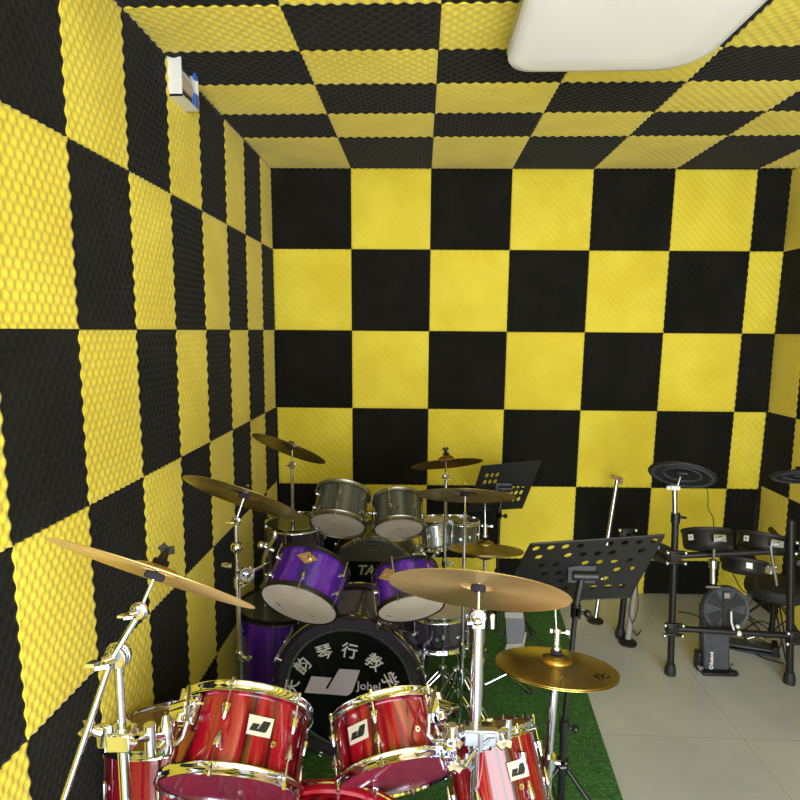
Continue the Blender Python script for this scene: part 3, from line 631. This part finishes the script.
# ------------------------------------------------------------------ music stands
def desk(label,TL,TR,BR,BL,nx,ny,solid,pole,hub,B,zl,rp=.009,lip=True,hole=.33,az=0,azs=None,hubh=None,spread=.28,stag=False):
    t=thing('music_stand',label,'music stand',loc=(B.x,B.y,0))
    TL,TR,BR,BL=map(Vector,(TL,TR,BR,BL)); ex=((TR-TL)+(BR-BL))/2; ey=((BL-TL)+(BR-TR))/2; nn=ex.cross(ey).normalized()
    if nn.y>0: nn=-nn
    th=.003; g=G()
    def Pt(u,v,w=0): return TL.lerp(TR,u).lerp(BL.lerp(BR,u),v)+nn*w
    cells=[]
    for j in range(ny):
        if stag and j%2:
            cells+=[(0,.5/nx,j,-1),((nx-.5)/nx,1,j,-1)]+[((i+.5)/nx,(i+1.5)/nx,j,i) for i in range(nx-1)]
        else: cells+=[(i/nx,(i+1)/nx,j,i) for i in range(nx)]
    if 1:
        for u0,u1,j,i in cells:
            v0,v1=j/ny,(j+1)/ny; cu,cv=(u0+u1)/2,(v0+v1)/2
            if i<0 or solid(i,j):
                V=[Pt(a,b,w) for w in(0,th) for a,b in((u0,v0),(u1,v0),(u1,v1),(u0,v1))]
                g.add(V,[(0,1,2,3),(7,6,5,4)]); continue
            n=16; ring=[];sq=[]
            for k in range(n):
                a=2*PI*k/n+PI/4; c,sn=math.cos(a),math.sin(a); mx=max(abs(c),abs(sn))
                sq.append((cu+c/mx*(u1-u0)/2,cv+sn/mx*(v1-v0)/2)); ring.append((cu+c*(u1-u0)*hole,cv+sn*(v1-v0)*hole))
            V=[Pt(a,b) for a,b in sq+ring]+[Pt(a,b,th) for a,b in sq+ring]
            Fs=[]
            for k in range(n):
                l=(k+1)%n; Fs+=[(k,l,n+l,n+k),(2*n+k,3*n+k,3*n+l,2*n+l),(n+k,n+l,3*n+l,3*n+k)]
            g.add(V,Fs)
    part(g,'desk','bmetal',t,world=True,angle=20)
    g=G(); 
    for a,b in((TL,TR),(TR,BR),(BR,BL),(BL,TL)): g.cyl(a,b,.004,n=8)
    part(g,'desk_rim','bmetal',t,world=True)
    if lip:
        g=G(); V=[BL,BR,BR-nn*.05,BL-nn*.05,BL+ey.normalized()*.003,BR+ey.normalized()*.003,BR-nn*.05+ey.normalized()*.003,BL-nn*.05+ey.normalized()*.003]
        g.add(V,[(0,1,2,3),(7,6,5,4),(0,4,5,1),(2,6,7,3),(0,3,7,4),(1,5,6,2)]); part(g,'ledge','bmetal',t,world=True)
    c=(TL+TR+BL+BR)/4
    g=G(); g.cyl(c+nn*.02+Vector((-.03,0,0)),c+nn*.02+Vector((.05,0,0)),.016); g.box(tuple(c+nn*.012),(.09,.01,.06)); g.cyl(c+nn*.02,pole,.012); part(g,'tilt_joint','bmetal',t,world=True)
    hz=.45*pole.z
    g=G(); g.cyl(pole,Vector((B.x,B.y,.5*pole.z)).lerp(pole,.0),rp); part(g,'upper_pole','bmetal',t,world=True)
    g=G(); m_=Vector((B.x,B.y,.5*pole.z)); g.cyl(m_+Vector((0,0,.02)),(B.x,B.y,hubh*.35),rp*1.4); g.cyl(pole-Vector((0,0,.03)),pole-Vector((0,0,.0)),rp*1.9); part(g,'lower_pole','bmetal',t,world=True)
    for q_ in(m_,pole-Vector((0,0,.02))):
        g=G(); g.cyl(q_,q_+Vector((.03,-.01,0)),.006); g.ball(tuple(q_+Vector((.036,-.012,0))),.013,12); g.cyl(q_-Vector((0,0,.02)),q_+Vector((0,0,.025)),rp*1.9); part(g,'clamp_knob','bmetal',t,world=True)
    tripod(t,(B.x,B.y,0),hubh,spread,az,r=.008,m='bmetal',double=False,azs=azs,brace=.4)
    return t
zt,zb=1.86,2.02
pp=at(576,606,1.93); hb=at(562,772,2.0)
desk('large black perforated music stand behind the hi-hat',at(531,544,zt),at(664,535,zt),at(629,597,zb),at(500,603,zb),9,7,
     lambda i,j: (i in(0,8) and j%2==0 and j!=0) or j==6 or (i+j*3)%5==4,pp,hb,Vector((hb.x,hb.y,0)),0,hole=.25,stag=True,azs=[-42,210,95],hubh=hb.z+.02,spread=.34)
pp=at(499,512,3.32)
desk('small black music stand with round holes against the back wall',at(482,466,3.3),at(541,461,3.3),at(522,508,3.42),at(468,511,3.42),11,7,
     lambda i,j: not((i in(1,2,3) and j in(1,2,3)) or (i in(7,8,9) and j in(3,4,5))),pp,None,Vector((pp.x,pp.y,0)),0,hubh=.3,lip=True,spread=.22)
# ------------------------------------------------------------------ electronic kit
RA,RB,RC=onfloor(670,674),onfloor(789,683),onfloor(620,637)
t=thing('drum_rack','black tubular rack of the electronic kit with horizontal bars','drum rack',loc=(RA.x,RA.y,0))
def zof(px,py,B):      # height of a seen point that stands over floor point B
    d=ray(px,py); return CAM.z+d.z*(B.y-CAM.y)/d.y
def atY(px,py,Y):
    d=ray(px,py); return CAM+d*((Y-CAM.y)/d.y)
topA=zof(676,517,RA)
for B,top,r in ((RA,atY(675.5,517,RA.y),.017),(RB,atY(791,520,RB.y),.018),(RC,atY(628,560,RC.y),.018)):
    g=G(); g.cyl((B.x,B.y,.03),top,r,n=20); u=part(g,'upright','bmetal',t,world=True)
    g=G(); g.lathe([(.028,0),(.028,.03),(.021,.06)],18,Matrix.Translation((B.x,B.y,0)),cap=True); part(g,'rubber_foot','rubber',u,world=True)
def onpost(py): return atY(670+(674-py)*.0355,py,RA.y)
UA,LA=onpost(556),onpost(628)
zu,zl=zof(676,553,RA),zof(672,628,RA); zu2=zof(790,546,RB)
bars=[(UA,(RB.x+.25,RB.y,zu2)),(LA,(RB.x,RB.y,zl)),(UA-Vector((0,0,.03)),(RC.x,RC.y,zu-.03)),((RB.x,RB.y,zu-.02),(RB.x+.15,RB.y+.5,zu-.02))]
for a,b in bars: g=G(); g.cyl(a,b,.016,n=18); part(g,'crossbar','bmetal',t,world=True)
for B,z in((UA,UA.z),(LA,LA.z),(RB,zl),(RB,zu2),(RC,zu-.03)):
    g=G(); g.box((B.x,B.y-.001,z),(.06,.046,.05)); g.box((B.x,B.y-.018,z+.028),(.1,.016,.018)); g.box((B.x,B.y-.018,z-.028),(.1,.016,.018)); cpl=part(g,'pipe_clamp','bmetal',t,world=True,bevel=.008)
    for sx,sz in((-1,-1),(-1,1),(1,-1),(1,1)):
        g=G(); g.ball((B.x+sx*.045,B.y-.028,z+sz*.028),.0105,10); part(g,'bolt','chrome',cpl,world=True)
TA=onpost(517); g=G(); g.cyl(TA-Vector((0,0,.03)),TA+Vector((0,0,.02)),.022,n=18); wingnut(g,TA+Vector((.022,0,0)),(1,-.5,0),1.2); part(g,'height_collar','bmetal',t,world=True)
TT=atY(674.5,489,RA.y); ztip=TT.z
g=G(); g.cyl(TA-Vector((0,0,.05)),TT,.0125,n=16); part(g,'cymbal_tube','chrome_dull',t,world=True)
g=G(); g.box((TT.x,TT.y,ztip+.008),(.045,.03,.022)); g.box((TT.x-.03,TT.y,ztip+.006),(.02,.012,.02)); part(g,'tube_cap','white',t,world=True,bevel=.003)
eM=dirframe(682,475,2.9,22,6)
g=G(); g.cyl((TT.x+.012,TT.y,ztip+.01),eM@Vector((0,0,.03)),.005); part(g,'cymbal_rod','chrome',t,world=True)
def epad_cym(label,Mx,R):
    t=thing('cymbal_pad',label,'cymbal pad',Mx,group='rubber cymbal pads of the electronic kit')
    g=G(); g.lathe([(R,.0),(R*.98,.006),(R*.55,.016),(R*.3,.022),(R*.22,.035),(.006,.042),(.006,.03),(R*.2,.022),(R*.3,.010),(R*.9,-.006),(R*.97,-.006)],64,closed=True); part(g,'pad','rubber',t)
    g=G(); g.lathe([(R*.80,-.0045),(R*.86,-.0105),(R*.92,-.0065)],64); g.lathe([(R*.5,.004),(R*.54,-.002),(R*.58,.002)],64); part(g,'rib','dgrey',t)
    g=G(); g.box((-R*.45,R*.62,.012),(.04,.018,.003)); part(g,'label_plate','grey',t)
    g=G(); g.box((0,-.02,.0),(.06,.05,.025)); part(g,'trigger_box','bmetal',t,bevel=.006)
    g=G(); g.cyl((0,0,.04),(0,0,.052),.012); part(g,'felt_washer','felt',t)
    return t
epad_cym('round black cymbal pad on the rack\'s left post',eM,.16)
e2=dirframe(799,477,2.9,13,-4); epad_cym('black cymbal pad cut by the right edge of the photo',e2,.13)
g=G(); q=e2@Vector((0,0,.02)); g.cyl((RB.x+.12,RB.y,zu2),(q.x,q.y,q.z),.007); part(g,'cymbal_boom','bmetal',t,world=True)
def epad(label,px,py,z,R,h,off,roll,sq,post=None,edge='dgrey'):
    Mx=dirframe(px,py,z,off,roll); t=thing('drum_pad',label,'drum pad',Mx,group='black drum pads of the electronic kit')
    g=G(); g.lathe([(R,0),(R,h),(R*.97,h+.012),(R*.9,h+.014),(R*.88,h+.006)],56); g.lathe([(R,0),(R*.92,-.012),(R*.5,-.02),(1e-4,-.02)],56); part(g,'shell','bmetal',t)
    g=G(); g.disc(R*.9,h+.007,48); part(g,'playing_head','rubber',t)
    g=G(); g.lathe([(R*.97,h+.013),(R+.004,h+.010),(R+.004,h-.004),(R,h-.006)],56); part(g,'rim','rubber',t)
    F=Matrix.Rotation(math.radians(sq),4,'Z')@Matrix.Translation((R+.001,0,h*.5))@Matrix.Rotation(PI/2,4,'Z')@Matrix.Rotation(PI/2,4,'X')
    g=G(); s=.014; g.prism([(-s,-s),(s,-s),(s,s),(-s,s)],0,.002,F); b=part(g,'badge','white',t,label='small white square badge')
    g=G(); g.prism([(-.006,-.004),(.006,-.004),(.006,.004),(-.006,.004)],.002,.0026,F); part(g,'emblem','steel',b)
    g=G(); F=Matrix.Rotation(math.radians(sq+62),4,'Z'); g.box((R+.012,0,h*.4),(.03,.06,.035),F); wingnut(g,F@Vector((R+.028,0,h*.4)),F.to_3x3()@Vector((1,0,0)),1.1); part(g,'mount_bracket','chrome_dull',t,bevel=.003)
    if post:
        g=G(); I=Mx.inverted(); g.path([I@Vector(q) for q in post],.008); part(g,'mounting_rod','chrome',t)
    return t
epad('round black drum pad left on the rack\'s top bar',708,547,2.93,.115,.075,6,-6,-128,[at(715,536,2.84),at(714,548,2.86),at(713,566,2.9)])
epad('round black drum pad right on the rack\'s top bar',763,549,2.98,.12,.06,6,3,-128,[at(770,540,2.87),at(772,556,2.88),at(777,585,2.92)])
epad('shallow black snare pad hanging below the top bar',744,571,3.0,.105,.05,3,2,-78,[at(764,566,2.95),at(776,567,2.93)])
epad('black drum pad at the rear left of the rack, half hidden by the music stand',657,556,3.28,.09,.05,10,18,-100,[at(650,558,3.2),at(640,562,3.3)])
# kick tower
kb=onfloor(715,671)
t=thing('kick_pad_tower','dark grey kick pad tower with round ribbed target, under the rack\'s bar','kick pad',loc=(kb.x,kb.y,0))
def kz(py): return zof(716,py,kb)
g=G(); w0,w1=.066,.075; zc=kz(609); b0=.015
g.add([(kb.x-w0,kb.y-.02,b0),(kb.x+w0,kb.y-.02,b0),(kb.x+w1,kb.y+.03,zc),(kb.x-w1,kb.y+.03,zc),(kb.x-w0,kb.y+.05,b0),(kb.x+w0,kb.y+.05,b0),(kb.x+w1,kb.y+.08,zc),(kb.x-w1,kb.y+.08,zc)],[(0,1,2,3),(5,4,7,6),(0,3,7,4),(1,5,6,2),(0,4,5,1),(3,2,6,7)])
part(g,'tower_body','dgrey',t,world=True,bevel=.01)
kc=Vector((kb.x+.03,kb.y+.0,zc)); Rk=.122; F=zframe(kc,(0,-1,.12),(1,0,0))
g=G(); g.lathe([(Rk*.96,-.03),(Rk,-.02),(Rk,.0),(Rk*.96,.008),(Rk*.86,.006),(Rk*.84,.0),(1e-4,.0)],56,F); pd=part(g,'target_pad','dgrey',t,world=True)
for a in(38,142,218,322):
    A_=math.radians(a); g=G(); T=F@Matrix.Rotation(A_,4,'Z'); g.prism([(Rk*.22,-.012),(Rk*.78,-.038),(Rk*.80,.038),(Rk*.22,.012)],.0005,.004,T); part(g,'dark_inset','rubber',pd,world=True)
g=G(); g.box((0,Rk*.0,.004),(Rk*.3,Rk*1.6,.008),F); part(g,'centre_strip','rubber',pd,world=True)
g=G(); g.box((.0,Rk*.62,.011),(.03,.03,.008),F); part(g,'beater_head','grey',pd,world=True,bevel=.004)
g=G(); g.path([F@Vector((.012,.0,.03)),F@Vector((.006,-.05,.045)),F@Vector((.012,-.09,.06))],.005); g.ball(tuple(F@Vector((.035,-.10,.06))),.016); g.ball(tuple(F@Vector((.035,-.07,.05))),.011); part(g,'adjusting_knob','white',t,world=True)
g=G(); g.box((kb.x-.0,kb.y-.0,.008),(.17,.1,.016)); g.box((kb.x-.085,kb.y+.02,.05),(.02,.05,.1)); g.box((kb.x+.075,kb.y-.03,.01),(.05,.03,.02)); part(g,'base_plate','bmetal',t,world=True,bevel=.004)
g=G(); g.cyl((kb.x-.088,kb.y-.012,.03),(kb.x-.088,kb.y-.03,.03),.012); g.cyl((kb.x+.07,kb.y-.04,.05),(kb.x+.07,kb.y-.02,.05),.01); part(g,'spike_screw','chrome',t,world=True)
text_mesh('Roland',.024,Matrix.Translation((-.035,-.0232+.0,.085))@Matrix.Rotation(PI/2-.13,4,'X')@Matrix.Rotation(PI/2,4,'Z'),'lettering','white',t,bold=.0006)
g=G(); g.lathe([(.006,0),(.010,0),(.010,.002),(.006,.002)],20,zframe(Vector((kb.x-.035,kb.y-.0235,.035)),(0,-1,.1)),closed=True); part(g,'emblem','white',t,world=True)
g=G(); g.cyl(at(713,584,2.86),at(713,567,2.88),.013); g.cyl(at(713,560,2.88),at(713,568,2.88),.02); g.cyl(at(706,587,2.87),at(720,587,2.87),.006); part(g,'chrome_post','chrome_dull',t,world=True)
# throne behind the rack
tb=onfloor(770,648); st=zof(768,580,tb)
t=thing('drum_throne','round black drum stool on a tripod behind the electronic kit rack','stool',loc=(tb.x,tb.y,0))
g=G(); F=Matrix.Translation((tb.x,tb.y,st)); g.lathe([(1e-4,0),(.13,0),(.15,.015),(.155,.04),(.15,.07),(.13,.085),(1e-4,.09)],48,F@Matrix.Translation((0,0,-.09))); part(g,'seat','rubber',t,world=True)
g=G(); g.cyl((tb.x,tb.y,.1),(tb.x,tb.y,st-.09),.014); part(g,'column','bmetal',t,world=True)
tripod(t,(tb.x,tb.y,0),.3,.24,20,m='bmetal',double=True)
# hi-hat controller
hb_=onfloor(750,655)
t=thing('hi_hat_controller','low black foot controller on the tiles behind the lower rack bar','pedal',loc=(hb_.x,hb_.y,0))
g=G(); F=Matrix.Translation((hb_.x+.02,hb_.y+.06,.03))@Matrix.Rotation(math.radians(62),4,'Z')@Matrix.Rotation(math.radians(-6),4,'X'); g.box((0,0,0),(.09,.27,.014),F); part(g,'footboard','dgrey',t,world=True,bevel=.004)
g=G(); g.box((0,0,-.02),(.1,.3,.014),F); g.box((0,-.13,-.0),(.1,.03,.05),F); part(g,'base_plate','bmetal',t,world=True,bevel=.003)
g=G(); g.path([F@Vector((.05,-.1,.01)),F@Vector((.06,-.05,.03)),F@Vector((.05,.0,.01))],.004); part(g,'cable_clip','chrome',t,world=True)
# cables
def cable(label,pts,r=.003,group=None,name='cable'):
    pts=[Vector(p) for p in pts]; out=[]
    for i in range(len(pts)-1):
        p0=pts[max(i-1,0)];p1=pts[i];p2=pts[i+1];p3=pts[min(i+2,len(pts)-1)]
        for k in range(8):
            u=k/8.; out.append(.5*((2*p1)+(p2-p0)*u+(2*p0-5*p1+4*p2-p3)*u*u+(3*p1-p0-3*p2+p3)*u**3))
    out.append(pts[-1]); out=[Vector((p.x,p.y,max(p.z,r+.0005))) for p in out]
    g=G(); g.path(out,r,8); return single(g,name,'rubber',label,'cable',tuple(out[0]),group)
fl=lambda x,y:onfloor(x,y)+Vector((0,0,.004))
cable('thin black cable hanging from the left cymbal pad down the yellow panel',[at(705,476,3.0),at(708,495,3.05),at(708,508,3.05),at(713,518,3.0),at(714,534,2.95)],.0022)
cable('black cable looped beside the rear rack leg with a hooked end',[at(634,590,3.2),at(629,608,3.2),at(633,622,3.2),at(638,606,3.2),at(637,585,3.2)],.0028)
cable('short black cable curling onto the tiles near the rear rack leg',[at(632,620,3.2),fl(633,632),fl(637,636),fl(641,631)],.0028)
cable('black cables in loops on the floor under the stool',[fl(735,632),fl(748,620),fl(765,640),fl(752,648),fl(744,632),fl(762,622),fl(781,636),fl(776,652),fl(758,646)],.0035)
cable('long black cable running along the floor behind the kick pad tower',[fl(678,612),fl(700,618),fl(722,640),fl(742,646),fl(762,658),fl(784,664)],.0035)
cable('black cable drooping from the snare pad behind the kick pad',[at(733,574,3.05),at(742,590,3.1),at(752,596,3.1),at(748,612,3.15),fl(757,628)],.003)
cable('thin cable hanging from the right drum pad to the floor',[at(757,560,3.0),at(756,585,3.05),at(766,600,3.05),fl(775,625)],.003)
# grey pole behind the desk and leaning boom by the back wall
pb_=at(629,618,3.3); g=G()
t=thing('microphone_stand','pale grey tube standing behind the right corner of the large music stand','stand',loc=(pb_.x,pb_.y,0))
g.cyl((pb_.x,pb_.y,.02),at(638,565,3.3),.017,n=18); part(g,'tube','grey',t,world=True)
g=G(); g.lathe([(.05,0),(.05,.012),(.02,.03)],24,Matrix.Translation((pb_.x,pb_.y,0)),cap=True); part(g,'base','bmetal',t,world=True)
a_,b_=at(617,480,3.62),at(608,538,3.6); u=(b_-a_).normalized(); fb=a_+u*(a_.z/-u.z)
t=thing('microphone_stand','slim silver pole leaning at the back wall, above the large music stand','stand',loc=(fb.x,fb.y,0))
g=G(); g.cyl(a_,fb+Vector((0,0,.012)),.012,n=14); part(g,'tube','chrome_dull',t,world=True)
g=G(); g.cyl(at(611,476,3.62),at(621,479,3.6),.012); g.box(tuple(at(621,481,3.59)),(.02,.02,.04)); part(g,'clip','wood',t,world=True,bevel=.003)
g=G(); g.lathe([(.05,0),(.05,.01),(.015,.025)],24,Matrix.Translation((fb.x,fb.y,0)),cap=True); part(g,'base','bmetal',t,world=True)
# ------------------------------------------------------------------ wall box
y0,y1,z0,z1,dx=2.225,2.392,2.650,2.806,.05
t=thing('junction_box','open white wiring box with blue edges high on the left wall','box',loc=(-.005,(y0+y1)/2,z0))
X0=-.008
g=G(); w=.006
g.box(((X0+dx)/2,y0+w/2,(z0+z1)/2),(dx-X0,w,z1-z0)); g.box(((X0+dx)/2,y1-w/2,(z0+z1)/2),(dx-X0,w,z1-z0))
g.box(((X0+dx)/2,(y0+y1)/2,z0+w/2),(dx-X0,y1-y0,w)); g.box(((X0+dx)/2,(y0+y1)/2,z1-w/2),(dx-X0,y1-y0,w)); g.box((X0+.003,(y0+y1)/2,(z0+z1)/2),(.006,y1-y0,z1-z0))
part(g,'casing','white',t,world=True)
g=G(); g.box((dx-.004,y1-.022,z0+.032),(.012,.032,.052)); part(g,'blue_edge','blue',t,world=True,bevel=.002)
g=G(); g.box((dx-.004,y1-.018,z1-.03),(.012,.028,.022)); part(g,'blue_edge','blue',t,world=True,bevel=.002)
g=G(); g.box((.02,y0+.08,z0+.062),(.045,.1,.042)); part(g,'terminal_block','beige',t,world=True,bevel=.003)
g=G(); g.box((.02,y0+.07,z0+.096),(.04,.09,.016)); part(g,'switch_rail','white',t,world=True,bevel=.002)
g=G()
for k in range(5):
    yy=y0+.03+k*.022; g.path([(.02,yy,z0+.045),(.036,yy+.008,z0+.03),(.02,yy+.004,z0+.012)],.004,6)
part(g,'wires','bmetal',t,world=True)
g=G(); g.box((.012,y0+.08,z1-.026),(.03,.12,.03)); part(g,'breaker','dgrey',t,world=True,bevel=.002)
# ------------------------------------------------------------------ ceiling lamp
x0,x1,yb,yf=1.222,1.880,2.125,.80; zb_=HT-.105
def rrect(x0,x1,y0,y1,r,n=8):
    P=[]
    rs=r*1.8
    for cx,cy,a0,r in((x1-rs,y1-rs,0,rs),(x0+r,y1-r,90,r),(x0+r,y0+r,180,r),(x1-rs,y0+rs,270,rs)):
        for k in range(n+1):
            a=math.radians(a0+90*k/n); P.append((cx+r*math.cos(a),cy+r*math.sin(a)))
    return P
t=thing('ceiling_lamp','large white rounded rectangular ceiling lamp at the top right','lamp',loc=((x0+x1)/2,(yb+yf)/2,zb_))
def stack(levels,m,name):
    V=[];Fs=[]; n=None
    for d,z,r in levels:
        P=rrect(x0+d,x1-d,yf+d,yb-d,r); n=len(P); V+=[(x,y,z) for x,y in P]
    for l in range(len(levels)-1):
        for k in range(n): Fs.append((l*n+k,l*n+(k+1)%n,(l+1)*n+(k+1)%n,(l+1)*n+k))
    Fs.append(tuple(range(n))); Fs.append(tuple((len(levels)-1)*n+k for k in range(n)))
    g=G(); g.add(V,Fs); return part(g,name,m,t,world=True,angle=50)
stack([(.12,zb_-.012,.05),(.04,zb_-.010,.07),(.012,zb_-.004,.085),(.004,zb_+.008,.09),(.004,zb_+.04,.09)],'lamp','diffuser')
stack([(0,zb_+.03,.09),(0,zb_+.055,.09),(.02,zb_+.06,.08),(.03,HT-.004,.07)],'chrome_dull','frame')
# ------------------------------------------------------------------ light: daylight through the open front behind the camera
w=bpy.data.worlds.new('world'); sc.world=w; w.use_nodes=True
bg=w.node_tree.nodes['Background']; bg.inputs[0].default_value=(.86,.93,1,1); bg.inputs[1].default_value=WORLD_S
def area(name,loc,rot,sx,sy,e,col=(1,1,1)):
    l=bpy.data.lights.new(name,'AREA'); l.shape='RECTANGLE'; l.size=sx; l.size_y=sy; l.energy=e; l.color=col
    o=bpy.data.objects.new(name,l); COL.objects.link(o); o.location=loc; o.rotation_euler=rot; return o
area('daylight_doorway',(W/2,YF-.7,1.3),(math.radians(96),0,0),3.0,2.5,AREA_E,(.96,.98,1))
sc.view_settings.view_transform='Standard'; sc.view_settings.look='None'; sc.view_settings.exposure=EXPO; sc.view_settings.gamma=1
sc.view_settings.use_curve_mapping=False
sc.cycles.max_bounces=10; sc.cycles.transparent_max_bounces=16; sc.cycles.sample_clamp_indirect=6
